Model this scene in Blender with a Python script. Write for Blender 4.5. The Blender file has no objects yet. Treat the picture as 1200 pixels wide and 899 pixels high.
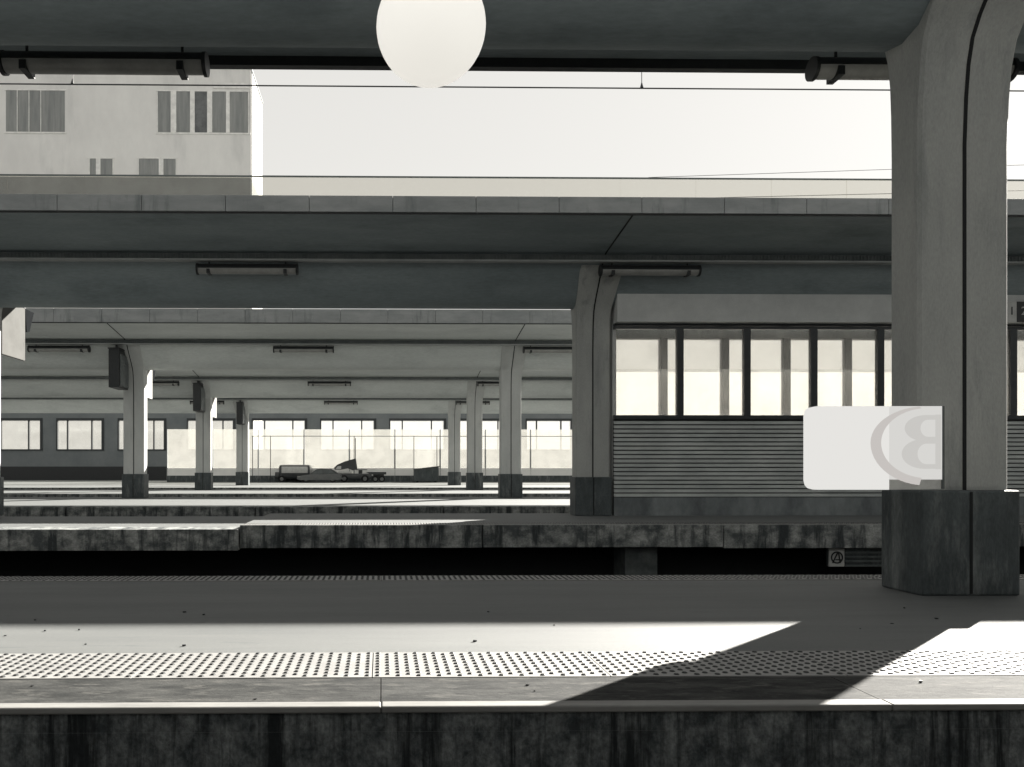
import bpy, bmesh, math, random
from mathutils import Vector, Matrix
random.seed(7)
scene = bpy.context.scene
C = scene.collection

# ------------------------------------------------------------------ camera, sky, sun, exposure
CAMZ = 1.2                      # eye height above the platforms
YAW = math.radians(0.8)
F = 896.0                       # focal length in photo pixels (photo 1200 wide)
cam = bpy.data.cameras.new('camera'); camo = bpy.data.objects.new('camera', cam); C.objects.link(camo)
cam.sensor_width = 36; cam.lens = F / 1200 * 36
cam.shift_x = (600 - 459.5) / 1200; cam.shift_y = (550 - 449.5) / 1200
cam.clip_start = 0.05; cam.clip_end = 3000
camo.location = (0, 0, CAMZ); camo.rotation_euler = (math.radians(90), 0, -YAW)
scene.camera = camo

SUN_EL = math.radians(24.2); SUN_AZ = math.radians(47.8)     # azimuth clockwise from +Y
to_sun = Vector((math.sin(SUN_AZ) * math.cos(SUN_EL), math.cos(SUN_AZ) * math.cos(SUN_EL), math.sin(SUN_EL)))
w = bpy.data.worlds.new('World'); scene.world = w; w.use_nodes = True
nt = w.node_tree; nt.nodes.clear()
sky = nt.nodes.new('ShaderNodeTexSky'); sky.sky_type = 'NISHITA'; sky.sun_disc = False
sky.sun_elevation = SUN_EL; sky.sun_rotation = SUN_AZ; sky.air_density = 1.0; sky.dust_density = 1.0
bw = nt.nodes.new('ShaderNodeRGBToBW')                        # the photograph is toned black and white
tint = nt.nodes.new('ShaderNodeMix'); tint.data_type = 'RGBA'; tint.blend_type = 'MULTIPLY'
tint.inputs[0].default_value = 1; tint.inputs[7].default_value = (1.0, 0.985, 0.945, 1)
bg = nt.nodes.new('ShaderNodeBackground'); bg.inputs[1].default_value = 0.124
wo = nt.nodes.new('ShaderNodeOutputWorld')
pw = nt.nodes.new('ShaderNodeMath'); pw.operation = 'POWER'; pw.inputs[1].default_value = 0.15   # evens out the bright, thinly veiled sky
nt.links.new(sky.outputs[0], bw.inputs[0]); nt.links.new(bw.outputs[0], pw.inputs[0]); nt.links.new(pw.outputs[0], tint.inputs[6])
nt.links.new(tint.outputs[2], bg.inputs[0]); nt.links.new(bg.outputs[0], wo.inputs[0])
sl = bpy.data.lights.new('sun', 'SUN'); sl.energy = 5.0; sl.angle = math.radians(0.5); sl.color = (1, 0.955, 0.88)
so = bpy.data.objects.new('sun', sl); C.objects.link(so)
so.rotation_euler = (-to_sun).to_track_quat('-Z', 'Y').to_euler()
scene.view_settings.view_transform = 'Standard'; scene.view_settings.look = 'None'
scene.view_settings.gamma = 1; scene.view_settings.exposure = 2.48
scene.cycles.max_bounces = 8; scene.cycles.transparent_max_bounces = 16

# ------------------------------------------------------------------ helpers
def P(x, y, d):
    u = (x - 459.5) / F
    t = d / (math.cos(YAW) - u * math.sin(YAW))
    return Vector(((u * math.cos(YAW) + math.sin(YAW)) * t, d, CAMZ + (550 - y) / F * t))

MATS = {}
def mat(name, col, col2=None, rough=0.8, scale=3.0, stretch=(1, 1, 1), contrast=(0.35, 0.65), metal=0.0,
        bump=0.0, bump_scale=40.0, speck=0.0, spec=0.4, col3=None, scale3=0.6, stretch3=None, contrast3=(0.5, 0.7)):
    """procedural Principled: base colour mottled towards col2 (noise), optional larger stains col3, fine bump."""
    m = bpy.data.materials.new(name); m.use_nodes = True
    t = m.node_tree; b = t.nodes['Principled BSDF']
    b.inputs['Roughness'].default_value = rough; b.inputs['Metallic'].default_value = metal
    b.inputs['Specular IOR Level'].default_value = spec
    col2 = col2 or tuple(c * 0.75 for c in col)
    geo = t.nodes.new('ShaderNodeNewGeometry')
    def noise(sc, st, lo, hi, detail=10):
        mp = t.nodes.new('ShaderNodeMapping'); mp.inputs['Scale'].default_value = st
        t.links.new(geo.outputs['Position'], mp.inputs[0])
        n = t.nodes.new('ShaderNodeTexNoise'); n.inputs['Scale'].default_value = sc; n.inputs['Detail'].default_value = detail
        n.inputs['Roughness'].default_value = 0.68
        t.links.new(mp.outputs[0], n.inputs['Vector'])
        r = t.nodes.new('ShaderNodeMapRange'); r.inputs[1].default_value = lo; r.inputs[2].default_value = hi
        t.links.new(n.outputs[0], r.inputs[0]); return r.outputs[0]
    def mix(fac, a, bcol):
        x = t.nodes.new('ShaderNodeMix'); x.data_type = 'RGBA'
        if isinstance(fac, float): x.inputs[0].default_value = fac
        else: t.links.new(fac, x.inputs[0])
        if isinstance(a, tuple): x.inputs[6].default_value = (*a, 1)
        else: t.links.new(a, x.inputs[6])
        x.inputs[7].default_value = (*bcol, 1); return x.outputs[2]
    c = mix(noise(scale, stretch, *contrast), col, col2)
    if col3: c = mix(noise(scale3, stretch3 or stretch, *contrast3), c, col3)
    if speck > 0:
        s = t.nodes.new('ShaderNodeMix'); s.data_type = 'RGBA'; s.blend_type = 'MULTIPLY'
        s.inputs[0].default_value = speck; t.links.new(c, s.inputs[6])
        nn = noise(bump_scale, stretch, 0.3, 0.7, 3)
        t.links.new(nn, s.inputs[7]); c = s.outputs[2]
    t.links.new(c, b.inputs['Base Color'])
    if bump > 0:
        bp = t.nodes.new('ShaderNodeBump'); bp.inputs['Strength'].default_value = bump; bp.inputs['Distance'].default_value = 0.01
        t.links.new(noise(bump_scale, stretch, 0, 1, 4), bp.inputs['Height']); t.links.new(bp.outputs[0], b.inputs['Normal'])
    MATS[name] = m; return m

def glass(name, clear, col, milky, transl=0.8, gloss=0.06):
    """pane: part clear, part milky (translucent + diffuse), with a thin surface sheen."""
    m = bpy.data.materials.new(name); m.use_nodes = True; t = m.node_tree; t.nodes.clear()
    o = t.nodes.new('ShaderNodeOutputMaterial'); tr = t.nodes.new('ShaderNodeBsdfTransparent'); tr.inputs[0].default_value = (*clear, 1)
    tl = t.nodes.new('ShaderNodeBsdfTranslucent'); tl.inputs[0].default_value = (*col, 1)
    df = t.nodes.new('ShaderNodeBsdfDiffuse'); df.inputs[0].default_value = (*col, 1)
    m1 = t.nodes.new('ShaderNodeMixShader'); m1.inputs[0].default_value = transl
    t.links.new(df.outputs[0], m1.inputs[1]); t.links.new(tl.outputs[0], m1.inputs[2])
    m2 = t.nodes.new('ShaderNodeMixShader'); 
    geo = t.nodes.new('ShaderNodeNewGeometry'); n = t.nodes.new('ShaderNodeTexNoise'); n.inputs['Scale'].default_value = 1.3; n.inputs['Detail'].default_value = 5
    t.links.new(geo.outputs['Position'], n.inputs['Vector'])
    r = t.nodes.new('ShaderNodeMapRange'); r.inputs[1].default_value = 0.3; r.inputs[2].default_value = 0.7
    r.inputs[3].default_value = milky * 0.85; r.inputs[4].default_value = min(1, milky * 1.15)
    t.links.new(n.outputs[0], r.inputs[0]); t.links.new(r.outputs[0], m2.inputs[0])
    t.links.new(tr.outputs[0], m2.inputs[1]); t.links.new(m1.outputs[0], m2.inputs[2])
    gl = t.nodes.new('ShaderNodeBsdfGlossy'); gl.inputs['Roughness'].default_value = 0.08
    m3 = t.nodes.new('ShaderNodeMixShader'); m3.inputs[0].default_value = gloss
    t.links.new(m2.outputs[0], m3.inputs[1]); t.links.new(gl.outputs[0], m3.inputs[2]); t.links.new(m3.outputs[0], o.inputs[0])
    MATS[name] = m; return m

def lit(name, col, strength, see_through=0.0):
    m = bpy.data.materials.new(name); m.use_nodes = True; t = m.node_tree; t.nodes.clear()
    o = t.nodes.new('ShaderNodeOutputMaterial'); e = t.nodes.new('ShaderNodeEmission')
    e.inputs[0].default_value = (*col, 1); e.inputs[1].default_value = strength
    tr = t.nodes.new('ShaderNodeBsdfTransparent'); mx = t.nodes.new('ShaderNodeMixShader'); mx.inputs[0].default_value = see_through
    t.links.new(e.outputs[0], mx.inputs[1]); t.links.new(tr.outputs[0], mx.inputs[2]); t.links.new(mx.outputs[0], o.inputs[0])
    MATS[name] = m; return m

class MB:
    """collects shapes into one mesh"""
    def __init__(s): s.bm = bmesh.new()
    def box(s, x0, x1, y0, y1, z0, z1, bev=0.0):
        r = bmesh.ops.create_cube(s.bm, size=1)
        vs = r['verts']
        for v in vs:
            v.co = Vector(((x0 + x1) / 2 + v.co.x * (x1 - x0), (y0 + y1) / 2 + v.co.y * (y1 - y0), (z0 + z1) / 2 + v.co.z * (z1 - z0)))
        if bev > 0:
            es = list({e for v in vs for e in v.link_edges})
            bmesh.ops.bevel(s.bm, geom=es, offset=bev, segments=2, affect='EDGES', profile=0.5)
        return s
    def prism(s, pts, a, b, axis='x'):
        """extrude closed polygon along an axis; pts are the two other coords in order (y,z) / (x,z) / (x,y)"""
        def mk(p, k):
            if axis == 'x': return (k, p[0], p[1])
            if axis == 'y': return (p[0], k, p[1])
            return (p[0], p[1], k)
        va = [s.bm.verts.new(mk(p, a)) for p in pts]; vb = [s.bm.verts.new(mk(p, b)) for p in pts]
        n = len(pts)
        s.bm.faces.new(va); s.bm.faces.new(list(reversed(vb)))
        for i in range(n): s.bm.faces.new((va[i], vb[i], vb[(i + 1) % n], va[(i + 1) % n]))
        return s
    def tube(s, p, q, r, seg=10, r2=None):
        p = Vector(p); q = Vector(q); d = q - p
        mtx = Matrix.Translation((p + q) / 2) @ d.to_track_quat('Z', 'Y').to_matrix().to_4x4()
        bmesh.ops.create_cone(s.bm, cap_ends=True, segments=seg, radius1=r, radius2=r if r2 is None else r2, depth=d.length, matrix=mtx)
        return s
    def sweep(s, pts, r, seg=8):
        for a, b in zip(pts, pts[1:]): s.tube(a, b, r, seg)
        return s
    def sphere(s, c, r, u=32, v=20, sc=(1, 1, 1)):
        bmesh.ops.create_uvsphere(s.bm, u_segments=u, v_segments=v, radius=r, matrix=Matrix.Translation(c) @ Matrix.Diagonal((*sc, 1)))
        return s
    def build(s, name, material, parent=None, smooth=False, loc=None):
        bmesh.ops.recalc_face_normals(s.bm, faces=s.bm.faces)
        me = bpy.data.meshes.new(name); s.bm.to_mesh(me); s.bm.free()
        me.materials.append(MATS[material])
        if smooth:
            for p in me.polygons: p.use_smooth = True
            me.set_sharp_from_angle(angle=math.radians(40))
        o = bpy.data.objects.new(name, me); C.objects.link(o)
        if parent: o.parent = parent
        if loc: o.location = loc
        return o

def empty(name, loc, label, cat, group=None):
    o = bpy.data.objects.new(name, None); C.objects.link(o); o.location = loc; o.empty_display_size = 0.2
    tag(o, label, cat, group); return o
def tag(o, label=None, cat=None, group=None, kind=None):
    if label: o['label'] = label
    if cat: o['category'] = cat
    if group: o['group'] = group
    if kind: o['kind'] = kind
    return o
def copy_tree(o, parent=None, loc=None, label=None):
    c = o.copy(); C.objects.link(c)
    if parent: c.parent = parent
    if loc is not None: c.location = loc
    if label: c['label'] = label
    for ch in o.children: copy_tree(ch, c)
    return c

# ------------------------------------------------------------------ materials
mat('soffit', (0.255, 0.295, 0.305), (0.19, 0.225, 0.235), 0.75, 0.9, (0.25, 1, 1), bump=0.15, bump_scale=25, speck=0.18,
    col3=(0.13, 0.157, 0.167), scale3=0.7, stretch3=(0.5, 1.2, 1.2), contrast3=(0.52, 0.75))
mat('soffit_veiled', (0.62, 0.645, 0.625), (0.52, 0.545, 0.53), 0.75, 0.9, (0.25, 1, 1), bump=0.15, bump_scale=25, speck=0.15,
    col3=(0.40, 0.425, 0.415), scale3=0.7, stretch3=(0.5, 1.2, 1.2), contrast3=(0.54, 0.78))  # far canopies: brightening by distance veil put into the concrete colour
mat('shaft_veiled', (0.50, 0.51, 0.495), (0.41, 0.42, 0.41), 0.7, 1.4, (1, 1, 0.35), bump=0.12, bump_scale=60, speck=0.12,
    col3=(0.3, 0.31, 0.305), scale3=1.3, stretch3=(2, 2, 0.35), contrast3=(0.58, 0.8))  # far columns: same veil brightening put into the colour
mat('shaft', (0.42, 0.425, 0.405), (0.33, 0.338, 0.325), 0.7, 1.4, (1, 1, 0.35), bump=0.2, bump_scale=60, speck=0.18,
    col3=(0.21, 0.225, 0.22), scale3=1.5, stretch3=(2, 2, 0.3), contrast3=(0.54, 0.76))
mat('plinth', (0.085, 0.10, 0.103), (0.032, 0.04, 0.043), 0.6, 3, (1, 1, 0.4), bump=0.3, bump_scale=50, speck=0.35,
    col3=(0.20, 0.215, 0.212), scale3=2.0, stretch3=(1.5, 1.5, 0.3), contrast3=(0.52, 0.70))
mat('joint', (0.006, 0.007, 0.008), None, 0.8)
mat('fascia', (0.24, 0.25, 0.248), (0.16, 0.172, 0.173), 0.6, 1.5, (0.6, 1, 2), bump=0.05,
    col3=(0.10, 0.112, 0.114), scale3=1.6, stretch3=(2.2, 1, 0.3), contrast3=(0.55, 0.72))
mat('dark_metal', (0.012, 0.014, 0.015), (0.02, 0.022, 0.023), 0.5, 8)
mat('tray', (0.10, 0.11, 0.11), (0.06, 0.07, 0.07), 0.6, 3)
mat('pale_strip', (0.34, 0.35, 0.345), (0.26, 0.27, 0.268), 0.6, 2)
mat('frame', (0.014, 0.018, 0.02), (0.024, 0.028, 0.03), 0.45, 6)
mat('slat', (0.48, 0.50, 0.485), (0.32, 0.34, 0.335), 0.5, 2.5, (0.4, 1, 1), bump=0.05)
mat('shelter_wall', (0.55, 0.56, 0.55), (0.45, 0.46, 0.455), 0.8, 1.2, bump=0.06, speck=0.1)
mat('shelter_plinth', (0.20, 0.217, 0.22), (0.09, 0.10, 0.105), 0.8, 1.5, (1, 1, 0.5), bump=0.2)
mat('asphalt', (0.128, 0.134, 0.132), (0.098, 0.104, 0.104), 0.75, 1.1, (0.3, 2.5, 1), bump=0.25, bump_scale=90, speck=0.22, spec=0.6,
    col3=(0.085, 0.092, 0.092), scale3=4.5, stretch3=(0.3, 2.2, 1), contrast3=(0.58, 0.72))
mat('tactile', (0.265, 0.264, 0.257), (0.215, 0.214, 0.21), 0.6, 4, bump=0.05)
mat('concrete_band', (0.06, 0.061, 0.059), (0.024, 0.0255, 0.0255), 0.9, 6, (0.45, 1.6, 1), (0.4, 0.6), bump=0.5, bump_scale=60, speck=0.35,
    spec=0.15, col3=(0.09, 0.089, 0.084), scale3=9, stretch3=(0.5, 1.6, 1), contrast3=(0.53, 0.64))
mat('coping', (0.23, 0.228, 0.218), (0.15, 0.15, 0.145), 0.75, 5, (0.4, 2, 2), bump=0.1)
mat('platform_face', (0.235, 0.25, 0.25), (0.045, 0.054, 0.058), 0.9, 7, (1, 1, 0.8), (0.38, 0.62), bump=0.6, bump_scale=35, speck=0.6,
    col3=(0.012, 0.016, 0.018), scale3=2.2, stretch3=(3.6, 1, 0.22), contrast3=(0.48, 0.60))
mat('old_edge', (0.40, 0.41, 0.395), (0.09, 0.10, 0.102), 0.9, 3.4, (0.8, 1, 1.1), (0.36, 0.6), bump=0.4, bump_scale=30, speck=0.4,
    col3=(0.045, 0.052, 0.055), scale3=1.6, stretch3=(2.2, 1, 0.3), contrast3=(0.48, 0.60))
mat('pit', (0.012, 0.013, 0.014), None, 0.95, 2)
mat('pier', (0.13, 0.14, 0.14), (0.07, 0.08, 0.08), 0.9, 5, bump=0.3)
mat('ballast', (0.035, 0.036, 0.036), (0.012, 0.012, 0.013), 0.95, 14, bump=0.9, bump_scale=18)
mat('rail', (0.16, 0.15, 0.14), (0.08, 0.075, 0.07), 0.4, 5, metal=0.8)
mat('sleeper', (0.12, 0.12, 0.115), (0.07, 0.07, 0.07), 0.9, 5)
mat('yard', (0.10, 0.105, 0.10), (0.06, 0.065, 0.062), 0.9, 0.6, bump=0.2)
mat('white_board', (0.27, 0.268, 0.258), (0.23, 0.228, 0.22), 0.9, 2, spec=0.1)
mat('grey_board', (0.10, 0.10, 0.097), (0.085, 0.085, 0.082), 0.95, 2, spec=0.02)
mat('bracket_black', (0.008, 0.009, 0.01), None, 0.95, 2, spec=0.02)
mat('pale_panel', (0.78, 0.775, 0.75), (0.7, 0.7, 0.68), 0.8, 0.6)
mat('render_wall', (0.70, 0.69, 0.665), (0.62, 0.61, 0.59), 0.85, 0.25, (1, 1, 0.5), bump=0.05,
    col3=(0.43, 0.43, 0.42), scale3=0.10, stretch3=(1.5, 1, 0.4), contrast3=(0.52, 0.8))
mat('cladding', (0.11, 0.125, 0.128), (0.07, 0.08, 0.084), 0.8, 0.3)
mat('blind', (0.27, 0.275, 0.265), (0.17, 0.178, 0.176), 0.7, 0.5, (3, 1, 0.25), bump=0.1)
mat('dark_pane', (0.05, 0.055, 0.058), (0.12, 0.125, 0.125), 0.2, 0.7, spec=0.6)
mat('window_trim', (0.78, 0.77, 0.74), None, 0.6, 1)
mat('far_wall', (0.17, 0.185, 0.188), (0.125, 0.14, 0.145), 0.85, 0.4, bump=0.05)
mat('car_dark', (0.02, 0.023, 0.025), (0.03, 0.033, 0.035), 0.3, 3, spec=0.6)
mat('car_grey', (0.12, 0.125, 0.125), (0.09, 0.095, 0.095), 0.3, 3, spec=0.6)
mat('tyre', (0.01, 0.01, 0.011), None, 0.9)
mat('screen_face', (0.07, 0.08, 0.082), (0.10, 0.11, 0.11), 0.25, 3, spec=0.6)
mat('diffuser', (0.30, 0.30, 0.285), (0.22, 0.22, 0.21), 0.4, 4)
mat('plate_pale', (0.5, 0.5, 0.48), (0.4, 0.4, 0.39), 0.6, 6)
mat('stud', (0.03, 0.032, 0.033), (0.045, 0.047, 0.047), 0.6, 6)
glass('pane_clear', (0.93, 0.93, 0.92), (0.8, 0.79, 0.77), 0.10)
glass('pane_film', (0.98, 0.98, 0.97), (0.9, 0.89, 0.87), 0.10, 0.95, 0.02)
glass('pane_white', (0.9, 0.9, 0.88), (0.62, 0.615, 0.605), 0.85, 0.95)
glass('pane_milky', (0.9, 0.9, 0.88), (0.40, 0.40, 0.393), 0.78, 0.92)
glass('upstand', (0.84, 0.83, 0.80), (0.3, 0.3, 0.29), 0.05, 0.5, 0.02)
glass('reflection_glass', (0.85, 0.85, 0.83), (0.42, 0.418, 0.40), 0.34, 0.85)  # pale translucency imitates the reflected brightness
glass('pane_far', (0.95, 0.95, 0.94), (0.4, 0.4, 0.39), 0.14, 0.9)
lit('globe_glow', (1.0, 0.97, 0.91), 0.098, 0.08)  # glow imitates a globe mirrored in the train window
_t = MATS['globe_glow'].node_tree; _d = _t.nodes.new('ShaderNodeBsdfDiffuse'); _d.inputs[0].default_value = (0.8, 0.79, 0.76, 1)
_a = _t.nodes.new('ShaderNodeAddShader'); _m = [n for n in _t.nodes if n.type == 'MIX_SHADER'][0]; _o = [n for n in _t.nodes if n.type == 'OUTPUT_MATERIAL'][0]
_t.links.new(_m.outputs[0], _a.inputs[0]); _t.links.new(_d.outputs[0], _a.inputs[1]); _t.links.new(_a.outputs[0], _o.inputs[0])
lit('board_glow', (1.0, 0.985, 0.95), 0.142, 0.0)  # glow imitates a bright panel mirrored in the train window
lit('board_glow_soft', (1.0, 0.985, 0.95), 0.122)
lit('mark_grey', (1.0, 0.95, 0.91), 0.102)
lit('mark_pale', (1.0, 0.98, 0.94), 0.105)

# ------------------------------------------------------------------ setting: ground, platforms, tracks
S = 12.5
XL, XR = -52.0, 84.0
g = MB().box(-900, 900, -30, 1500, -1.6, -1.25).build('ground', 'ballast'); tag(g, kind='structure')
yd = MB().box(-300, 300, 59.5, 400, -1.2, 0.0).build('yard', 'yard'); tag(yd, kind='structure')

# platform 1 : the near one
p1 = MB().box(XL, XR, 5.0, 8.2, -1.2, 0.0).box(XL, XR, 3.86, 5.0, -1.2, -0.125).box(XL, XR, 8.2, 8.6, -1.2, -0.125).build('platform', 'asphalt')
tag(p1, kind='structure')
for f in p1.data.polygons: pass
p1.data.materials.append(MATS['platform_face'])
for f in p1.data.polygons:
    if abs(f.normal.y) > 0.9: f.material_index = 1

def studs_mesh(length, y0, y1, px=0.06, py=0.0667, r=0.018, h=0.006):
    m = MB(); k = 0; x = px / 2
    while x < length - 0.005:
        y = y0 + py / 2 + (py / 2 if k % 2 else 0)
        while y < y1 - 0.01:
            bmesh.ops.create_cone(m.bm, cap_ends=True, segments=7, radius1=r, radius2=r * 0.62, depth=h, matrix=Matrix.Translation((x, y, h / 2 + 0.001)))
            y += py
        x += px; k += 1
    return m
def tactile_row(parent, x0, x1, y0, y1, L=1.38, gap=0.006, z=0.0, studded=True):
    slab = studs = None; x = x0
    while x < x1:
        if slab is None:
            slab = MB().box(0, L - gap, y0, y1, -0.12, 0.004).build('tactile_slab', 'tactile', parent, loc=(x, 0, z))
            if studded:
                studs = studs_mesh(L - gap, y0, y1).build('studs', 'stud', slab, loc=(0, 0, 0.004)); studs['kind'] = 'stuff'
        else:
            s2 = slab.copy(); C.objects.link(s2); s2.location = (x, 0, z)
            if studs: t2 = studs.copy(); C.objects.link(t2); t2.parent = s2
        x += L
tactile_row(p1, -4.19, 7.0, 4.40, 4.995)
MB().box(XL, -4.192, 4.40, 4.995, -0.12, 0.004).build('tactile_strip', 'tactile', p1)
MB().box(6.86, XR, 4.40, 4.995, -0.12, 0.004).build('tactile_strip', 'tactile', p1)
def slab_row(parent, name, material, x0, x1, y0, y1, z0, z1, L, gap=0.006, bev=0.0):
    first = None; x = x0
    while x < x1:
        if first is None: first = MB().box(0, L - gap, y0, y1, z0, z1, bev).build(name, material, parent, loc=(x, 0, 0))
        else: c = first.copy(); C.objects.link(c); c.location = (x, 0, 0)
        x += L
slab_row(p1, 'concrete_slab', 'concrete_band', -5.2, 8.0, 3.945, 4.394, -0.12, 0.0, 2.6, 0.005)
MB().box(-5.2, 8.0, 3.862, 3.943, -0.15, -0.031).build('edge_beam', 'platform_face', p1)
slab_row(p1, 'coping_stone', 'coping', -5.2, 8.0, 3.85, 3.94, -0.03, 0.006, 2.6, 0.003, 0.008)
MB().box(XL, -5.21, 3.83, 4.394, -0.12, 0.0).build('concrete_strip', 'concrete_band', p1)
MB().box(7.81, XR, 3.83, 4.394, -0.12, 0.0).build('concrete_strip', 'concrete_band', p1)
tactile_row(p1, -6.9, 11.0, 8.24, 8.595, studded=True)

# platform 2 (step in its edge at the left), with overhanging edge and dark recess below
XS = -3.02
p2 = MB().box(XS, XR, 17.0, 20.8, -0.5, 0.0).box(XL, XS - 0.001, 17.0, 20.8, -0.5, -0.075).build('platform', 'asphalt')
tag(p2, kind='structure')
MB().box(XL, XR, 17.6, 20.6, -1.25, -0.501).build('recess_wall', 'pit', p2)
for i, xx in enumerate((-26.0, -10.2, 5.72, 21.6)):
    MB().box(xx - 0.36, xx + 0.36, 16.75, 17.59, -1.25, -0.502, 0.02).build('support_pier', 'pier', p2)
x = XS
while x < 24:
    L = 5.2
    MB().box(x, x + L - 0.02, 16.36, 16.998, -0.47 - random.random() * 0.05, 0.004, 0.012).build('edge_block', 'old_edge', p2); x += L
x = XS
while x > -26:
    MB().box(x - 5.2 + 0.02, x - 0.02, 16.22, 16.998, -0.52 - random.random() * 0.05, -0.071, 0.012).build('edge_block', 'old_edge', p2); x -= 5.2
MB().box(XS + 0.0, 24, 16.4, 16.52, 0.0045, 0.010).build('edge_line', 'coping', p2)
tactile_row(p2, XS + 0.02, 16, 16.55, 16.96, z=0.004)

# platforms 3..5 : wider
for (a, b) in ((24.4, 33.2), (36.9, 45.7), (49.4, 58.2)):
    p = MB().box(XL, XR, a + 0.6, b, -1.2, 0.0).build('platform', 'asphalt'); tag(p, kind='structure')
    x = -34.0
    while x < 40:
        MB().box(x, x + 5.96, a, a + 0.598, -1.2, 0.004, 0.012).build('edge_block', 'old_edge', p); x += 6.0

# tracks
tg = 'tracks between the platforms'
tl = ['railway track beside the nearest platform under the train', 'railway track just behind the nearest platform',
      'railway track in front of the second platform', 'railway track behind the second platform',
      'railway track behind the third platform', 'railway track behind the fourth platform']
for i, d in enumerate((1.9, 10.6, 14.4, 22.6, 35.05, 47.55)):
    t = empty('railway_track', (0, d, -1.25), tl[i], 'track', tg)
    for s in (-0.7525, 0.7525):
        MB().prism([(s - 0.07, 0.17), (s + 0.07, 0.17), (s + 0.02, 0.2), (s + 0.02, 0.28), (s + 0.036, 0.29), (s + 0.036, 0.32), (s - 0.036, 0.32), (s - 0.036, 0.29), (s - 0.02, 0.28), (s - 0.02, 0.2)], XL, XR).build('rail', 'rail', t)
    m = MB(); x = -30.0
    while x < 40: m.box(x - 0.12, x + 0.12, -1.3, 1.3, 0.0, 0.168); x += 0.6
    m.build('sleepers', 'sleeper', t)['kind'] = 'stuff'

# ------------------------------------------------------------------ canopies
CY = 7.46
def underside():
    pts = [(4.07, 6.75), (6.05, 6.49), (6.22, 6.44), (6.38, 6.30), (6.62, 6.02), (6.85, 5.76), (7.05, 5.56), (7.22, 5.44), (7.46, 5.39)]
    far = [(2 * CY - y, z) for y, z in reversed(pts[1:-1])]
    return pts + far + [(10.2, 6.64)]
def canopy(i, label):
    y0 = i * S; ft = 7.10 if i < 2 else 7.27
    r = empty('station_canopy', (0, y0, 0), label, 'canopy', 'platform canopies')
    poly = underside() + [(10.2, 7.0), (CY, 6.9), (4.07, ft - 0.02)]
    ca = MB().prism(poly, XL, XR); o = ca.build('roof_slab', 'soffit_veiled' if i >= 2 else 'soffit', r, smooth=True)
    MB().box(XL, XR, 4.035, 4.069, 6.722, 6.748).build('drip_edge', 'dark_metal', r)
    # fascia panels on the near edge
    if i >= 1:   # seen from here
        rng = (-14.15, 19.9) if i == 1 else (-26.75, 21)
        first = None; x = rng[0]
        while x < rng[1]:
            if first is None: first = MB().box(0, 1.79, 3.99, 4.068, 6.75, ft, 0.008).build('fascia_panel', 'fascia', r, loc=(x, 0, 0))
            else: c = first.copy(); C.objects.link(c); c.location = (x, 0, 0)
            x += 1.8
    # cable tray / conduit on the near soffit
    tr = MB().box(XL, XR, 6.05, 6.20, 6.30, 6.43).build('cable_tray', 'tray', r)
    MB().box(XL, XR, 6.03, 6.215, 6.255, 6.297).build('tray_lip', 'pale_strip', tr)
    if i in (1, 2):
        m = MB(); x = -12.0 if i == 1 else -18.0
        while x < 16: m.box(x, x + 0.03, 6.028, 6.049, 6.30, 6.42); x += 0.085
        m.build('tray_ribs', 'tray', tr)['kind'] = 'stuff'
    MB().box(XL, XR, 10.05, 10.16, 6.50, 6.63).build('rear_gutter', 'dark_metal', r)
    return r
canopy(0, 'concrete canopy over the nearest platform, dark underside across the top')
canopy(-1, 'concrete canopy added behind the viewer to shade the platform, out of view')  # this and the next are unseen, added to cut the sky fill
canopy(-2, 'second concrete canopy added behind the viewer to shade the platform, out of view')
c2 = canopy(1, 'concrete canopy over the second platform, with a panelled fascia below the sky')
canopy(2, 'concrete canopy over the third platform, seen below the second one')
canopy(3, 'concrete canopy over the fourth platform, second from the back')
canopy(4, 'concrete canopy over the farthest platform, lowest strip above the windows')
# glass upstand on canopy 2
first = None; x = -14.15
while x < 19.9:
    if first is None:
        first = MB().box(0, 1.797, 5.50, 5.52, 7.0, 8.07).build('upstand_panel', 'upstand', c2, loc=(x, 0, 0))
    else:
        q = first.copy(); C.objects.link(q); q.location = (x, 0, 0)
    x += 1.8
MB().box(XL, XR, 5.49, 5.53, 8.071, 8.10).build('upstand_rail', 'tray', c2)

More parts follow.
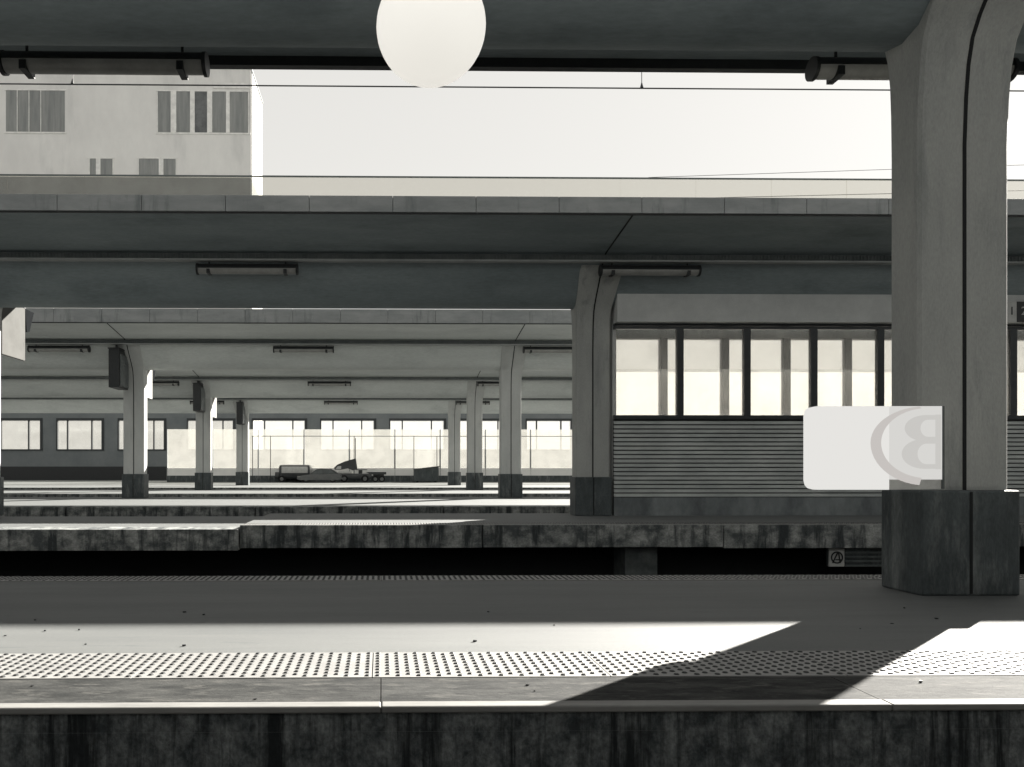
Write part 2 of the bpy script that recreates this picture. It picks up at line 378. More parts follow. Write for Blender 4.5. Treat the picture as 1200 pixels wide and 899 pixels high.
# ------------------------------------------------------------------ columns
LX = 15.88
def column(shaft_mat='shaft'):
    r = empty('platform_column', (0, 0, 0), 'c', 'column', 'concrete columns of the canopies')
    # shaft: (z, front offset, half width)
    lv = [(0.98, 0, .44), (4.3, 0, .44), (4.75, .02, .441), (5.05, .05, .444), (5.28, .10, .452), (5.45, .19, .465), (5.62, .32, .485),
          (5.8, .48, .50), (5.98, .63, .52), (6.14, .76, .535), (6.27, .845, .54)]
    m = MB(); bm = m.bm; rings = []
    c = 0.03
    for z, o, hw in lv:
        f = -0.21 - o; b = 0.21 + o * 0.35
        ring = [(-hw, f + c), (-hw + c, f), (hw - c, f), (hw, f + c), (hw, b - c), (hw - c, b), (-hw + c, b), (-hw, b - c)]
        rings.append([bm.verts.new((x, y, z)) for x, y in ring])
    for a, b in zip(rings, rings[1:]):
        for i in range(8): bm.faces.new((a[i], a[(i + 1) % 8], b[(i + 1) % 8], b[i]))
    bm.faces.new(rings[0]); bm.faces.new(list(reversed(rings[-1])))
    m.build('shaft', shaft_mat, r, smooth=True)
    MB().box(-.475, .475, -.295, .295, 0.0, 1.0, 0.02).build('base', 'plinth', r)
    # joint running up the middle of the front and out along the soffit
    m = MB(); hw = 0.016
    path = [(-0.21 - o - 0.004, z) for z, o, _ in lv] + [(-1.25, 6.43), (-1.42, 6.485), (-3.385, 6.742)]
    for (y0, z0), (y1, z1) in zip(path, path[1:]):
        vs = [bm2 for bm2 in (m.bm.verts.new((-hw, y0 - .004, z0 - .004)), m.bm.verts.new((hw, y0 - .004, z0 - .004)), m.bm.verts.new((hw, y1 - .004, z1 - .004)), m.bm.verts.new((-hw, y1 - .004, z1 - .004)))]
        ws = [m.bm.verts.new((v.co.x, v.co.y + 0.03, v.co.z + 0.02)) for v in vs]
        m.bm.faces.new(vs); m.bm.faces.new(list(reversed(ws)))
        for i in range(4): m.bm.faces.new((vs[i], ws[i], ws[(i + 1) % 4], vs[(i + 1) % 4]))
    m.build('joint', 'joint', r)
    MB().box(-0.014, 0.014, -0.299, -0.2955, 0.02, 0.985).build('base_joint', 'joint', r)
    return r
spots = [(0, 0, 'large grey concrete column on dark base at the right of the nearest platform'),
         (0, 1, 'grey concrete column at the left end of the slatted shelter'),
         (-1, 1, 'concrete column of the second platform just past the left edge'),
         (1, 1, 'concrete column inside the run of the slatted shelter, hidden at right'),
         (0, 2, 'concrete column next left of the slatted shelter, wider of the two in the middle'),
         (-1, 2, 'leftmost concrete column, with a sunlit right side, on the third platform'),
         (0, 3, 'thin concrete column just left of the wider middle column'),
         (-1, 3, 'concrete column second from the left, on the fourth platform'),
         (0, 4, 'farthest concrete column right of the middle windows, on the last platform'),
         (-1, 4, 'short concrete column third from the left, on the farthest platform')]
c0 = column(); cp = column('shaft_veiled'); used = set()
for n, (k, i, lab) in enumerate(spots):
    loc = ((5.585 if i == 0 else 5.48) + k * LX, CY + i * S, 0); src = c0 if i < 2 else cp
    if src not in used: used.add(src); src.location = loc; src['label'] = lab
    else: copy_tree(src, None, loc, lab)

# ------------------------------------------------------------------ tube lights under the canopies
def tube_light():
    r = empty('tube_light', (0, 0, 0), 'l', 'light', 'tube lights under the canopies')
    L = 2.46
    m = MB(); n = 14
    prof = [(0.125 * math.cos(math.pi * k / n), 0.125 * math.sin(math.pi * k / n)) for k in range(n + 1)]
    m.prism([(y, z + 0.005) for y, z in prof], 0.04, L - 0.04); m.build('housing', 'dark_metal', r, smooth=True)
    m = MB(); prof = [(0.118 * math.cos(math.pi + math.pi * k / n), 0.118 * math.sin(math.pi + math.pi * k / n)) for k in range(n + 1)]
    m.prism(prof, 0.05, L - 0.05); m.build('diffuser', 'diffuser', r, smooth=True)
    for xx in (0.02, L - 0.02):
        MB().tube((xx - 0.022, 0, 0), (xx + 0.022, 0, 0), 0.14, 20).build('end_cap', 'dark_metal', r, smooth=True)
    for xx in (0.3, L - 0.3):
        MB().box(xx - 0.04, xx + 0.04, -0.128, 0.128, -0.125, -0.02).build('clip', 'dark_metal', r)
        MB().tube((xx, 0, 0.12), (xx, 0, 0.52), 0.018, 8).build('hanger', 'dark_metal', r)
    return r
l0 = tube_light()
lights = [(-4.56, 9.25, 0, 'long dark tube light at the top left, against the pale building'),
          (5.24, 9.25, 0, 'tube light at the top right, half behind the large column'),
          (-4.5, 6.2, 1, 'tube light on the second canopy, left of centre'),
          (5.36, 6.2, 1, 'tube light above the slatted shelter, beside the top of its column'),
          (-4.4, 6.2, 2, 'tube light on the third canopy, in the middle of the picture'),
          (5.8, 6.2, 2, 'tube light on the third canopy, just left of the shelter column'),
          (-14.3, 6.2, 2, 'tube light on the third canopy, at the far left'),
          (-4.2, 6.2, 3, 'upper of the two tiny tube lights above the middle windows'),
          (5.5, 6.2, 3, 'tiny tube light on the fourth canopy, between the two middle columns'),
          (-14.0, 6.2, 3, 'tiny tube light on the fourth canopy, beside the leftmost white sign'),
          (-4.2, 6.2, 4, 'lower of the two tiny tube lights above the middle windows'),
          (5.5, 6.2, 4, 'tiny tube light on the farthest canopy, right of the middle windows'),
          (-14.0, 6.2, 4, 'tiny tube light on the farthest canopy, between the hanging displays')]
for n, (x, y, i, lab) in enumerate(lights):
    loc = (x, y + i * S, 6.08)
    if n == 0: l0.location = loc; l0['label'] = lab
    else: copy_tree(l0, None, loc, lab)

# ------------------------------------------------------------------ glowing globe added to imitate a train-window reflection near the top
gc = P(505, 32, 5.2); gr = 64 * 5.2 / F
gl = empty('globe_reflection', gc, 'large glowing white globe imitating a train-window reflection at the top', 'reflection')
MB().sphere((0, 0, 0), gr, 48, 28).build('globe', 'globe_glow', gl, smooth=True)
MB().tube((0, 0, gr + 0.012), (0, 0, gr + 0.1), 0.09, 24, 0.05).build('cap', 'dark_metal', gl, smooth=True)
MB().tube((0, 0, gr + 0.1), (0, 0, 6.62 - gc.z), 0.014, 10).build('pendant_rod', 'dark_metal', gl)

# ------------------------------------------------------------------ waiting shelter on platform 2
SX0, SX1 = 6.02, 20.9; SY = 19.70; SB = 21.35
sh = empty('waiting_shelter', (0, 0, 0), 'long waiting shelter with slatted lower wall and bright windows on the second platform', 'shelter')
MB().box(SX0, SX1, SY, SY + 0.12, 0.001, 0.47).build('plinth', 'shelter_plinth', sh)
MB().box(SX0, SX1, SB - 0.12, SB, 0.001, 2.5).build('rear_wall', 'shelter_wall', sh)
MB().box(SX0, SX1, SB - 0.12, SB, 4.86, 5.6).build('rear_header', 'shelter_plinth', sh)
MB().box(SX0, SX1, SY - 0.27, SY + 0.14, 4.97, 5.95, 0.01).build('upper_wall', 'shelter_wall', sh)
MB().box(SX0, SX0 + 0.1, SY + 0.145, SB - 0.125, 0.001, 5.6).build('end_wall', 'shelter_wall', sh)
MB().box(SX1 - 0.1, SX1, SY + 0.145, SB - 0.125, 0.001, 5.6).build('end_wall', 'shelter_wall', sh)
MB().box(SX0 + .1, SX1 - .1, SY + .125, SB - .125, 0.001, 0.02).build('floor', 'shelter_plinth', sh)
MB().box(SX0, SX1, SY + 0.06, SY + 0.10, 0.471, 2.50).build('slat_backing', 'dark_metal', sh)
nsl = 18; pit = (2.48 - 0.49) / nsl
fs = MB().prism([(SY - 0.005, 0.0), (SY + 0.055, 0.02), (SY + 0.055, 0.075), (SY + 0.03, 0.082), (SY - 0.005, 0.062)], SX0, SX1).build('slat', 'slat', sh, loc=(0, 0, 0.49))
for k in range(1, nsl):
    c = fs.copy(); C.objects.link(c); c.location = (0, 0, 0.49 + k * pit)
fr = MB().box(SX0, SX1, SY - 0.03, SY + 0.09, 4.83, 4.90).box(SX0, SX1, SY - 0.045, SY + 0.09, 4.915, 4.965).box(SX0, SX1, SY - 0.03, SY + 0.09, 2.50, 2.60).build('window_frame', 'frame', sh)
mx = [7.73 + 1.745 * k for k in range(-1, 8)]
for k, xm in enumerate(mx):
    if k > 0: MB().box(xm - 0.085, xm + 0.085, SY - 0.04, SY + 0.085, 2.602, 4.828).build('mullion', 'frame', fr)
    a = max(xm + 0.088, SX0 + 0.02); b = min(mx[k + 1] - 0.088 if k + 1 < len(mx) else SX1 - .12, SX1 - 0.12)
    if b - a < 0.1: continue
    pn = MB().box(a, b, SY + 0.02, SY + 0.032, 2.602, 4.828).build('window_pane', 'pane_clear', sh)
    MB().box(a, b, SY + 0.036, SY + 0.040, 2.604, 3.80).build('frosted_film', 'pane_film', pn)
xm = SX0 + 0.12; k = 0
rear = [7.90 + 1.73 * k for k in range(-1, 8)]
for k, xm in enumerate(rear):
    if k > 0: MB().box(xm - 0.09, xm + 0.09, SB - 0.12, SB, 2.502, 4.858).build('rear_mullion', 'frame', sh)
    a = max(xm + 0.092, SX0 + 0.02); b = min(rear[k + 1] - 0.092 if k + 1 < len(rear) else SX1, SX1 - .02)
    if b - a < 0.1: continue
    MB().box(a, b, SB - 0.07, SB - 0.058, 3.93, 4.858).build('rear_pane', 'pane_milky', sh)
    MB().box(a, b, SB - 0.07, SB - 0.058, 2.502, 3.927).build('rear_pane', 'pane_white', sh)

# small number plates on the shelter beyond the big column
def text_mesh(body, size, depth, material, parent, loc, name='lettering', rot=(math.pi / 2, 0, 0)):
    cu = bpy.data.curves.new('t', 'FONT'); cu.body = body; cu.size = size; cu.extrude = depth; cu.align_x = 'CENTER'; cu.align_y = 'CENTER'
    to = bpy.data.objects.new('t', cu); C.objects.link(to)
    dg = bpy.context.evaluated_depsgraph_get(); me = bpy.data.meshes.new_from_object(to.evaluated_get(dg))
    bpy.data.objects.remove(to); me.name = name; me.materials.clear(); me.materials.append(MATS[material])
    o = bpy.data.objects.new(name, me); C.objects.link(o); o.parent = parent; o.location = loc; o.rotation_euler = rot; return o
pp = P(1186, 366, SY - 0.305)
pl = empty('number_plate', pp, 'small pale and dark number plate pair right of the large column', 'sign')
MB().box(-0.17, 0.10, -0.03, 0.03, -0.27, 0.27, 0.01).build('plate', 'plate_pale', pl)
MB().box(0.103, 0.46, -0.03, 0.03, -0.25, 0.27, 0.01).build('plate', 'dark_metal', pl)
text_mesh('1', 0.3, 0.004, 'dark_metal', pl, (-0.03, -0.033, 0.02))
text_mesh('2', 0.3, 0.004, 'plate_pale', pl, (0.28, -0.033, 0.02))

# ------------------------------------------------------------------ glowing board added to imitate a train-window reflection with rounded letter
D = 6.2
def Q(x, y): p = P(x, y, D); return (p.x, p.z)
bo = empty('board_reflection', (0, 0, 0), 'glowing white board imitating a train-window reflection, with pale oval and letter mark beside the large column base', 'sign')
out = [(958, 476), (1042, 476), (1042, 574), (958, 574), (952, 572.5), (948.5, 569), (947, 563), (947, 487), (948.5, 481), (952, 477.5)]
MB().prism([Q(x, y) for x, y in out], D, D + 0.07, 'y').build('panel', 'board_glow', bo)
MB().prism([Q(x, y) for x, y in [(1042.4, 476), (1104, 476), (1104, 562), (1042.4, 562)]], D, D + 0.07, 'y').build('panel', 'board_glow_soft', bo)
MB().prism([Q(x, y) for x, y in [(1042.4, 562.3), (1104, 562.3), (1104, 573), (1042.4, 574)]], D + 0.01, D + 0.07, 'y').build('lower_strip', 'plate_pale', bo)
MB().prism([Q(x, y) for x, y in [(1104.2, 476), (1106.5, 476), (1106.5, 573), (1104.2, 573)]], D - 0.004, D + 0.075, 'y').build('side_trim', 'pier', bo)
def band(pts_o, pts_i, name, material, dz):
    m = MB(); n = len(pts_o)
    for i in range(n - 1):
        quad = [Q(*pts_o[i]), Q(*pts_o[i + 1]), Q(*pts_i[i + 1]), Q(*pts_i[i])]
        m.prism(quad, D - dz, D - 0.001, 'y')
    bmesh.ops.remove_doubles(m.bm, verts=m.bm.verts, dist=0.0005)
    return m.build(name, material, bo)
import math as _m
oo = []; ii = []
for k in range(25):
    a = _m.radians(98 + k * (262 - 98) / 24)
    oo.append((1086 + 66 * _m.cos(a), 519 - 50 * _m.sin(a) * (0.86 if _m.sin(a) > 0 else 1.0)))
    ii.append((1087 + 55 * _m.cos(a), 519 - 41.5 * _m.sin(a) * (0.98 if _m.sin(a) > 0 else 1.0)))
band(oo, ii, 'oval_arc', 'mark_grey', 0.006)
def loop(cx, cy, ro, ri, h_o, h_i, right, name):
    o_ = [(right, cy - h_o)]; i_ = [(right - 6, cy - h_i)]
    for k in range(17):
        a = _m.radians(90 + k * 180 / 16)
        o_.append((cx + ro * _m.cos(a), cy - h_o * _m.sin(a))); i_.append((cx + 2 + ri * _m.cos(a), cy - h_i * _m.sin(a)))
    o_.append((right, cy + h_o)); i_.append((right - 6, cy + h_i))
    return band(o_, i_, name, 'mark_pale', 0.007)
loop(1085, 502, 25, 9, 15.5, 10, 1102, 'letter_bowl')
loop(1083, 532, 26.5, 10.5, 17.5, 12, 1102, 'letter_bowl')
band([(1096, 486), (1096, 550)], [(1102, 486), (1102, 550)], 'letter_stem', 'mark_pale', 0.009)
for zz in (1.25, 1.5): MB().tube((4.46, D + 0.1, zz), (5.24, CY - 0.212, zz), 0.022, 8).build('wall_bracket', 'dark_metal', bo)
MB().box(3.75, 4.48, D + 0.071, D + 0.10, 1.12, 1.6).build('back_frame', 'dark_metal', bo)

# ------------------------------------------------------------------ hanging displays and white signs at the left
def display(x0, d, lab):
    r = empty('hanging_display', (x0, d, 4.5), lab, 'display', 'dark displays hanging at the left')
    MB().box(0, 0.42, 0.0, 1.15, 0.0, 1.55, 0.02).build('case', 'dark_metal', r)
    MB().box(0.42, 0.46, 0.1, 1.08, 0.06, 1.36, 0.015).build('screen', 'screen_face', r)
    MB().box(-0.02, 0.44, -0.03, 1.18, 1.551, 1.60).build('hood', 'dark_metal', r)
    for yy in (0.35, 0.8): MB().tube((0.21, yy, 1.6), (0.21, yy, 2.05), 0.05, 8).build('stem', 'dark_metal', r)
    MB().box(0.02, 0.4, 0.2, 0.95, 2.0, 2.06).build('ceiling_plate', 'dark_metal', r)
    return r
display(P(127, 500, 30.9).x, 30.9, 'large dark hanging display, leftmost, on the third platform')
display(P(226, 500, 43.4).x, 43.4, 'dark hanging display above the second column from the left')
display(P(277, 500, 55.9).x, 55.9, 'smallest dark hanging display, above the third column from the left')
def white_sign(x0, d, lab, wm):
    r = empty('white_sign', (x0, d, 4.3), lab, 'sign', 'white signs hanging at the left')
    MB().box(-0.08, 0.0, 0.0, 1.35, 0.0, 1.5, 0.02).build('board', wm, r)
    MB().box(-0.085, 0.005, -0.02, 1.37, 1.501, 1.54).build('top_rail', 'dark_metal', r)
    for yy in (0.3, 1.05): MB().tube((-0.04, yy, 1.54), (-0.04, yy, 2.2), 0.025, 8).build('stem', 'dark_metal', r)
    MB().prism([(1.40, 1.5), (1.95, 1.5), (1.66, 0.9), (1.48, 0.85)], -0.06, -0.02).build('bracket', 'bracket_black', r)
    return r
white_sign(-10.2, 20.7, 'white sign board cut by the left edge, under the second canopy', 'grey_board')
white_sign(-10.15, 32.7, 'white sign board beside the leftmost column', 'white_board')
white_sign(-10.0, 45.2, 'small white sign board beside the second column from the left', 'white_board')

# ------------------------------------------------------------------ ribbed plate in the recess of platform 2
rp = empty('ribbed_cover', P(971, 664, 16.55), 'ribbed cover plate with round mark in the recess under the second platform', 'cover')
MB().box(0, 1.6, 0.02, 0.08, 0, 0.41).build('back_plate', 'plinth', rp)
for k in range(5): MB().box(0.36, 1.6, -0.03, 0.019, 0.0 + k * 0.095, 0.035 + k * 0.095).build('rib', 'pier', rp)
MB().box(0.0, 0.34, -0.02, 0.019, 0.0, 0.41, 0.01).build('badge', 'plate_pale', rp)
m = MB(); n = 24
for k in range(n):
    a0 = 2 * math.pi * k / n; a1 = 2 * math.pi * (k + 1) / n
    m.prism([(0.17 + r_ * math.cos(a), 0.2 + r_ * math.sin(a)) for r_, a in ((0.135, a0), (0.135, a1), (0.105, a1), (0.105, a0))], -0.03, -0.021, 'y')
m.prism([(0.06, 0.08), (0.09, 0.08), (0.2, 0.31), (0.17, 0.31)], -0.03, -0.021, 'y')
m.prism([(0.22, 0.08), (0.255, 0.08), (0.215, 0.31), (0.185, 0.31)], -0.034, -0.0305, 'y')
m.prism([(0.13, 0.14), (0.26, 0.14), (0.26, 0.165), (0.13, 0.165)], -0.038, -0.0345, 'y')
m.build('round_mark', 'dark_metal', rp)

# ------------------------------------------------------------------ overhead wire
ow = empty('overhead_wire', (0, 12.4, 0), 'thin dark overhead wire crossing the sky', 'wire')
zc = P(600, 102.5, 12.4).z
MB().tube((XL, 0, zc), (XR, 0, zc), 0.012, 6).build('contact_wire', 'dark_metal', ow)
MB().tube((XL, 0, zc + 1.1), (XR, 0, zc + 1.1), 0.009, 6).build('carrier_wire', 'dark_metal', ow)
for xx in (85, 752):
    X = P(xx, 100, 12.4).x
    MB().tube((X, 0, zc), (X, 0, zc + 1.1), 0.006, 6).build('dropper', 'dark_metal', ow)
    MB().tube((X, 0, zc + 0.005), (X, 0, zc + 0.09), 0.03, 8, 0.008).build('clamp', 'dark_metal', ow)
w2 = MB().tube(P(760, 208, 24), P(1300, 190, 24), 0.008, 6).tube(P(700, 235, 24), P(1300, 221, 24), 0.01, 6).build('feeder_wire', 'dark_metal')
tag(w2, 'pair of thin sloping wires low in the sky at right', 'wire')

# ------------------------------------------------------------------ far window wall
FD = 85.0
def FX(x): return P(x, 500, FD).x
zt = P(0, 490, FD).z; zb = P(0, 528, FD).z; ztop = 7.9
fw = empty('window_wall', (0, FD, 0), 'grey far wall with a row of bright windows behind all the platforms', 'wall')
wins = [(-96, -28), (-14, 50), (66, 122), (138, 195), (219, 276), (295, 360), (375, 441), (456, 523), (537, 600), (616, 672), (696, 756), (776, 836), (856, 916), (936, 996), (1016, 1080), (1096, 1160)]
MB().box(-75, 110, 0, 0.5, zt, ztop).build('header', 'far_wall', fw)
MB().box(-75, 110, 0, 0.5, 0, zb).build('lower_wall', 'far_wall', fw)
MB().box(-75, 110, -0.1, -0.002, 0.0, 1.5).build('dark_skirting', 'dark_metal', fw)
edges = [-75.0] + [v for a, b in wins for v in (FX(a), FX(b))] + [110.0]
for k in range(0, len(edges), 2):
    MB().box(edges[k], edges[k + 1], 0, 0.5, zb + 0.002, zt - 0.002).build('pier', 'far_wall', fw)
for a, b in wins:
    xa, xb = FX(a), FX(b); fwid = xb - xa
    wn = MB().box(xa, xb, -0.06, 0.3, zt - 0.25, zt - 0.003).box(xa, xb, -0.1, 0.3, zb + 0.003, zb + 0.14).box(xa, xa + 0.14, -0.06, 0.3, zb + 0.142, zt - 0.252).box(xb - 0.28, xb, -0.06, 0.3, zb + 0.142, zt - 0.252).build('window', 'frame', fw)
    for u in (0.23, 0.74):
        MB().box(xa + fwid * u - 0.07, xa + fwid * u + 0.07, 0.0, 0.2, zb + 0.142, zt - 0.252).build('glazing_bar', 'frame', wn)
    MB().box(xa + 0.14, xb - 0.28, 0.21, 0.22, zb + 0.142, zt - 0.252).build('pane', 'pane_far', wn)

# added milky screen imitating a bright reflection, in front of it (sunlit from behind)
BD = 72.5
nb = empty('reflection_screen', (0, BD, 0), 'long milky screen imitating a bright reflection below the far windows', 'barrier')
bz = P(0, 503, BD).z; bx0 = P(196, 0, BD).x; bx1 = 40.0
npan = 14; pw = (bx1 - bx0) / npan; pa = po = None
for k in range(npan + 1):
    if po is None: po = MB().box(-0.035, 0.035, -0.05, 0.05, 0, bz).build('post', 'pale_strip', nb, loc=(bx0, 0, 0))
    else: c = po.copy(); C.objects.link(c); c.location = (bx0 + k * pw, 0, 0)
    if k == npan: break
    if pa is None: pa = MB().box(0.06, pw - 0.06, -0.01, 0.01, 1.302, bz).build('glass_panel', 'reflection_glass', nb, loc=(bx0, 0, 0))
    else: c = pa.copy(); C.objects.link(c); c.location = (bx0 + k * pw, 0, 0)
MB().box(bx0, bx1, -0.1, 0.1, 0, 0.6).build('kerb_wall', 'plinth', nb)
MB().box(bx0, bx1, -0.05, 0.05, 0.601, 1.3).build('solid_panel', 'pale_panel', nb)
rr = empty('guard_rail', (0, 70.8, 0), 'thin guard rail on tall posts in front of the milky reflection screen', 'railing')
rz = P(0, 511, 70.8).z
MB().tube((P(295, 0, 70.8).x, 0, rz), (P(680, 0, 70.8).x, 0, rz), 0.03, 6).build('rail', 'pier', rr)
for xx in (296, 317, 415, 485, 512, 600): 
    X = P(xx, 0, 70.8).x; MB().tube((X, 0, 0), (X, 0, rz), 0.035, 6).build('post', 'dark_metal', rr)

# ------------------------------------------------------------------ vehicles in the yard
def wheels(r, xs, y, rad=0.3):
    for x in xs:
        wv = MB().tube((x, y - 0.1, rad), (x, y + 0.1, rad), rad, 18).build('wheel', 'tyre', r, smooth=True)
        MB().tube((x, y - 0.115, rad), (x, y - 0.101, rad), rad * 0.55, 14).build('rim', 'car_grey', wv)
YD = 69.0
x0 = P(348, 0, YD).x
car = empty('parked_car', (x0, YD, 0.0), 'low dark saloon car parked in the yard below the middle windows', 'car')
prof = [(0.0, 0.30), (0.05, 0.52), (0.5, 0.66), (1.15, 0.74), (3.75, 0.80), (4.0, 0.7), (4.02, 0.3), (3.6, 0.22), (0.4, 0.22)]
MB().prism(prof, 0, 1.6, 'y').build('body', 'car_grey', car)
MB().prism([(1.1, 0.74), (1.75, 1.2), (2.2, 1.26), (3.1, 1.22), (3.7, 0.80)], 0.12, 1.48, 'y').build('cabin', 'car_dark', car)
MB().prism([(1.3, 0.79), (1.8, 1.14), (2.3, 1.19), (2.3, 0.8)], 0.108, 0.119, 'y').build('side_window', 'screen_face', car)
MB().prism([(2.38, 0.8), (2.38, 1.19), (3.05, 1.16), (3.45, 0.82)], 0.108, 0.119, 'y').build('side_window', 'screen_face', car)
MB().box(0.02, 0.3, -0.012, 0.3, 0.5, 0.58).build('headlight', 'white_board', car)
wheels(car, (0.8, 3.2), 0.12); wheels(car, (0.8, 3.2), 1.48)
x0 = P(325, 0, YD + 1.2).x
van = empty('parked_van', (x0, YD + 2.0, 0.0), 'dark boxy van with a wide rounded window behind the saloon car', 'van')
MB().box(0, 2.95, 0, 1.6, 0.28, 1.62, 0.22).build('body', 'car_dark', van, smooth=True)
MB().box(0.28, 2.7, -0.03, 0.05, 0.85, 1.45, 0.03).build('side_window', 'plate_pale', van, smooth=True)
MB().box(-0.35, 0.05, 0.1, 1.5, 0.3, 0.95, 0.08).build('bonnet', 'car_dark', van, smooth=True)
wheels(van, (0.3, 2.4), 0.05)
x0 = P(391, 0, YD).x
tk = empty('yard_loader', (x0, YD + 1.0, 0.0), 'dark yard loader with sloping cab roof right of the saloon car', 'vehicle')
MB().box(0.4, 3.4, 0, 1.5, 0.25, 0.8, 0.08).build('chassis', 'car_dark', tk, smooth=True)
MB().box(0.35, 1.6, 0.0, 1.4, 0.8, 1.0, 0.05).build('engine_cover', 'plate_pale', tk, smooth=True)
MB().prism([(-0.05, 1.32), (0.25, 1.62), (0.95, 1.92), (1.95, 2.2), (2.1, 1.2), (1.7, 1.1), (1.2, 1.28), (0.55, 1.15), (0.05, 1.15)], 0.1, 1.3, 'y').build('cab', 'car_dark', tk)
MB().prism([(0.1, 1.22), (0.3, 1.48), (0.62, 1.5), (0.62, 1.22)], 0.088, 0.099, 'y').build('cab_window', 'plate_pale', tk)
MB().box(1.95, 3.0, 0.1, 1.2, 1.12, 1.2).build('tray', 'car_grey', tk)
MB().box(2.2, 2.55, 0.3, 1.0, 0.8, 1.119).build('tray_post', 'car_dark', tk)
MB().tube((1.9, 0.6, 2.15), (1.9, 0.6, 4.1), 0.045, 6).build('mast', 'dark_metal', tk)
wheels(tk, (0.9, 2.8), 0.05, 0.34)
x0 = P(428, 0, YD).x
tr = empty('flat_trailer', (x0, YD + 1.0, 0.0), 'low dark flat trailer right of the yard loader', 'trailer')
MB().prism([(0.0, 0.95), (1.9, 0.95), (1.9, 0.72), (0.5, 0.72)], 0, 1.4, 'y').build('bed', 'car_dark', tr)
MB().box(0.7, 1.7, 0.2, 1.2, 0.3, 0.719).build('frame', 'dark_metal', tr)
wheels(tr, (0.9, 1.5), 0.1, 0.3)
x0 = P(486, 0, YD).x
bn = empty('waste_container', (x0, YD + 1.0, 0.0), 'dark container with a sloping top left of the thin column', 'container')
MB().prism([(0.0, 0.12), (2.25, 0.12), (2.25, 1.42), (0.0, 1.15)], 0, 1.5, 'y').build('bin', 'plinth', bn)
MB().prism([(-0.06, 1.155), (2.31, 1.43), (2.31, 1.5), (-0.06, 1.225)], -0.05, 1.55, 'y').build('lid', 'car_dark', bn)
for xx in (0.3, 1.95): MB().box(xx - 0.1, xx + 0.1, 0.2, 1.3, 0, 0.119).build('foot', 'tyre', bn)

# ------------------------------------------------------------------ pale building behind, left
BDY = 125.0
def B(x, y): p = P(x, y, BDY); return p.x, p.z
b = empty('pale_building', (0, BDY, 0), 'tall pale building with shuttered windows rising behind the canopies at left', 'building')
xr, zroof = B(294, 81); xl = -95.0
z1 = B(0, 207)[1]; z2 = B(0, 240)[1]
MB().box(xl, xr, 0, 12, 0.0, z2).build('wall', 'render_wall', b)
MB().box(xl, xr, 0.0, 12, z2 + 0.002, z1).build('cladding_band', 'cladding', b)
MB().box(xl, xr, 0, 12, z1 + 0.002, zroof).build('wall', 'render_wall', b)
rf = MB().box(xl, xr + 0.15, -0.15, 12, zroof + 0.002, zroof + 0.35).build('roof', 'cladding', b)
def win(x0, x1, y0, y1, panes, mats):
    a, zt_ = B(x0, y0); c, zb_ = B(x1, y1)
    f = MB().box(a - 0.25, c + 0.25, -0.10, -0.002, zb_ - 0.25, zb_ - 0.002).box(a - 0.2, c + 0.2, -0.08, -0.002, zt_ + 0.002, zt_ + 0.2).build('window', 'window_trim', b)
    for (u0, u1), mm in zip(panes, mats):
        X0, X1 = a + (c - a) * u0, a + (c - a) * u1
        s = MB().box(X0, X1, -0.03, -0.002, zb_ + 0.05, zt_ - 0.02).build('pane', mm, f)
    for k in range(len(panes) + 1):
        lo = panes[k - 1][1] if k > 0 else 0.0; hi = panes[k][0] if k < len(panes) else 1.0
        if hi - lo > 0.005: MB().box(a + (c - a) * lo, a + (c - a) * hi, -0.14, -0.002, zb_, zt_).build('frame_post', 'window_trim', f)
win(7, 76, 106, 155, [(0.0, 0.19), (0.2, 0.39), (0.4, 0.59), (0.6, 1.0)], ['blind'] * 4)
win(184, 292, 107, 156, [(0.01, 0.15), (0.21, 0.36), (0.41, 0.545), (0.60, 0.75), (0.79, 0.99)], ['blind', 'blind', 'dark_pane', 'blind', 'blind'])
win(104, 133, 186, 206, [(0.05, 0.3), (0.48, 0.97)], ['blind', 'blind'])
win(162, 207, 186, 206, [(0.02, 0.54), (0.66, 0.98)], ['blind', 'blind'])
win(-96, -27, 106, 155, [(0.0, 0.19), (0.2, 0.39), (0.4, 0.59), (0.6, 1.0)], ['blind'] * 4)
X, Z = B(250, 95); X2, Z2 = B(293, 104)
MB().box(X, X2, -0.12, -0.002, Z2, Z2 + 0.9).build('parapet_band', 'window_trim', b)
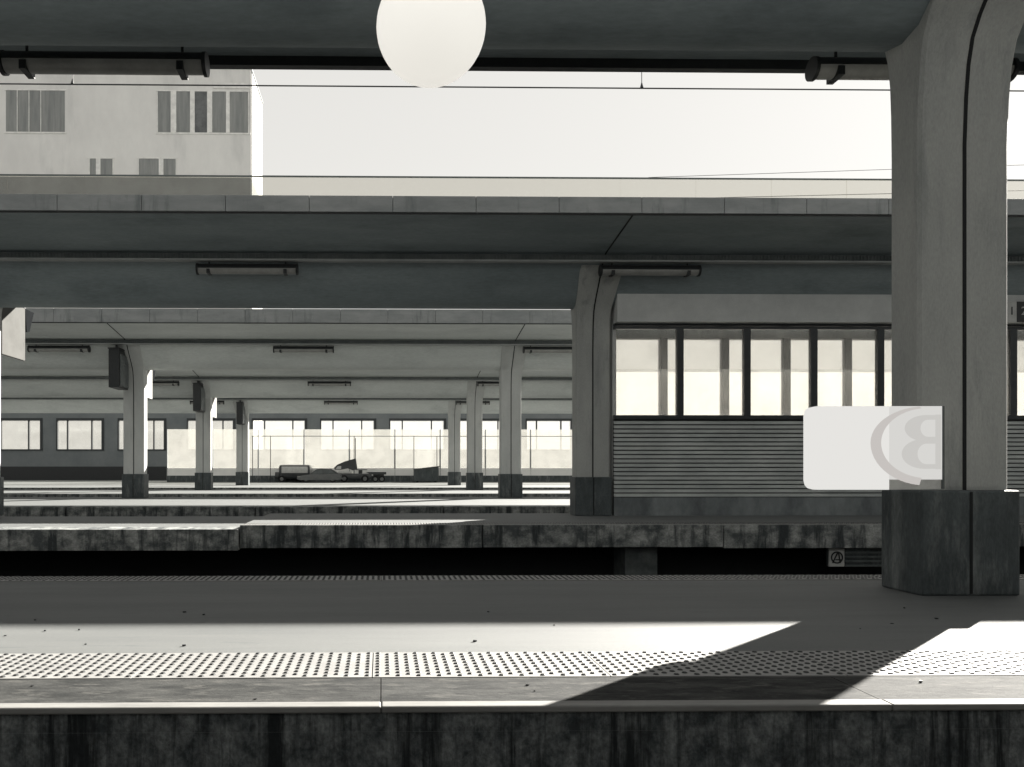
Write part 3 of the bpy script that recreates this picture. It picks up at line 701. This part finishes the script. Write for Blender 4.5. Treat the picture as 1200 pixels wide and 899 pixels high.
MB().tube((xr + 0.12, -0.1, 0), (xr + 0.12, -0.1, zroof), 0.09, 8).build('downpipe', 'cladding', b)
m = MB(); zr = zroof + 0.35
m.tube((xl, 1, zr + 1.0), (B(272, 0)[0], 1, zr + 1.0), 0.06, 6)
for xx in (120, 180, 240, 272): X = B(xx, 0)[0]; m.tube((X, 1, zr), (X, 1, zr + 1.5), 0.08, 6)
m.build('roof_railing', 'dark_metal', rf)
X = B(281, 0)[0]
MB().tube((X, 1, zr), (X + 0.5, 1, zr + 2.5), 0.05, 6).tube((X + 0.25, 1, zr + 1.2), (X - 0.6, 1, zr + 1.5), 0.05, 6).tube((X + 1.0, 1, zr), (X + 0.5, 1, zr + 1.8), 0.04, 6).build('antenna', 'dark_metal', rf)

# ------------------------------------------------------------------ unseen carriage added behind the viewer to block sky light
tn = empty('blocker_carriage', (0, 0, 0), 'long pale train carriage added behind the viewer to block sky light, out of view', 'train')
MB().prism([(-4.7, -0.2), (-1.85, -0.2), (-1.8, 1.0), (-1.85, 2.4), (-2.2, 2.95), (-3.275, 3.15), (-4.35, 2.95), (-4.7, 2.4), (-4.75, 1.0)], -26, 30).build('body', 'tray', tn)
for k in range(-8, 10):
    MB().box(k * 2.9 + 0.2, k * 2.9 + 2.3, -1.86, -1.78, 1.05, 2.0).build('window', 'dark_pane', tn)

# ------------------------------------------------------------------ bits of litter and grit on the nearest platform
m = MB()
for k in range(22):
    x = random.uniform(-3.2, 4.6); y = random.choice((random.uniform(5.03, 6.6), random.uniform(5.03, 6.0), random.uniform(3.97, 4.37)))
    a = random.uniform(0, 3.1); q = random.uniform(0.005, 0.016); z = 0.002
    pts = [(x + q * random.uniform(0.6, 1.3) * math.cos(a + t), y + q * 0.7 * random.uniform(0.6, 1.3) * math.sin(a + t)) for t in (0, 1.2, 2.4, 3.7, 5.0)]
    m.prism(pts, z, z + random.uniform(0.003, 0.010), 'z')
dbr = m.build('grit', 'dark_metal', p1); dbr['kind'] = 'stuff'
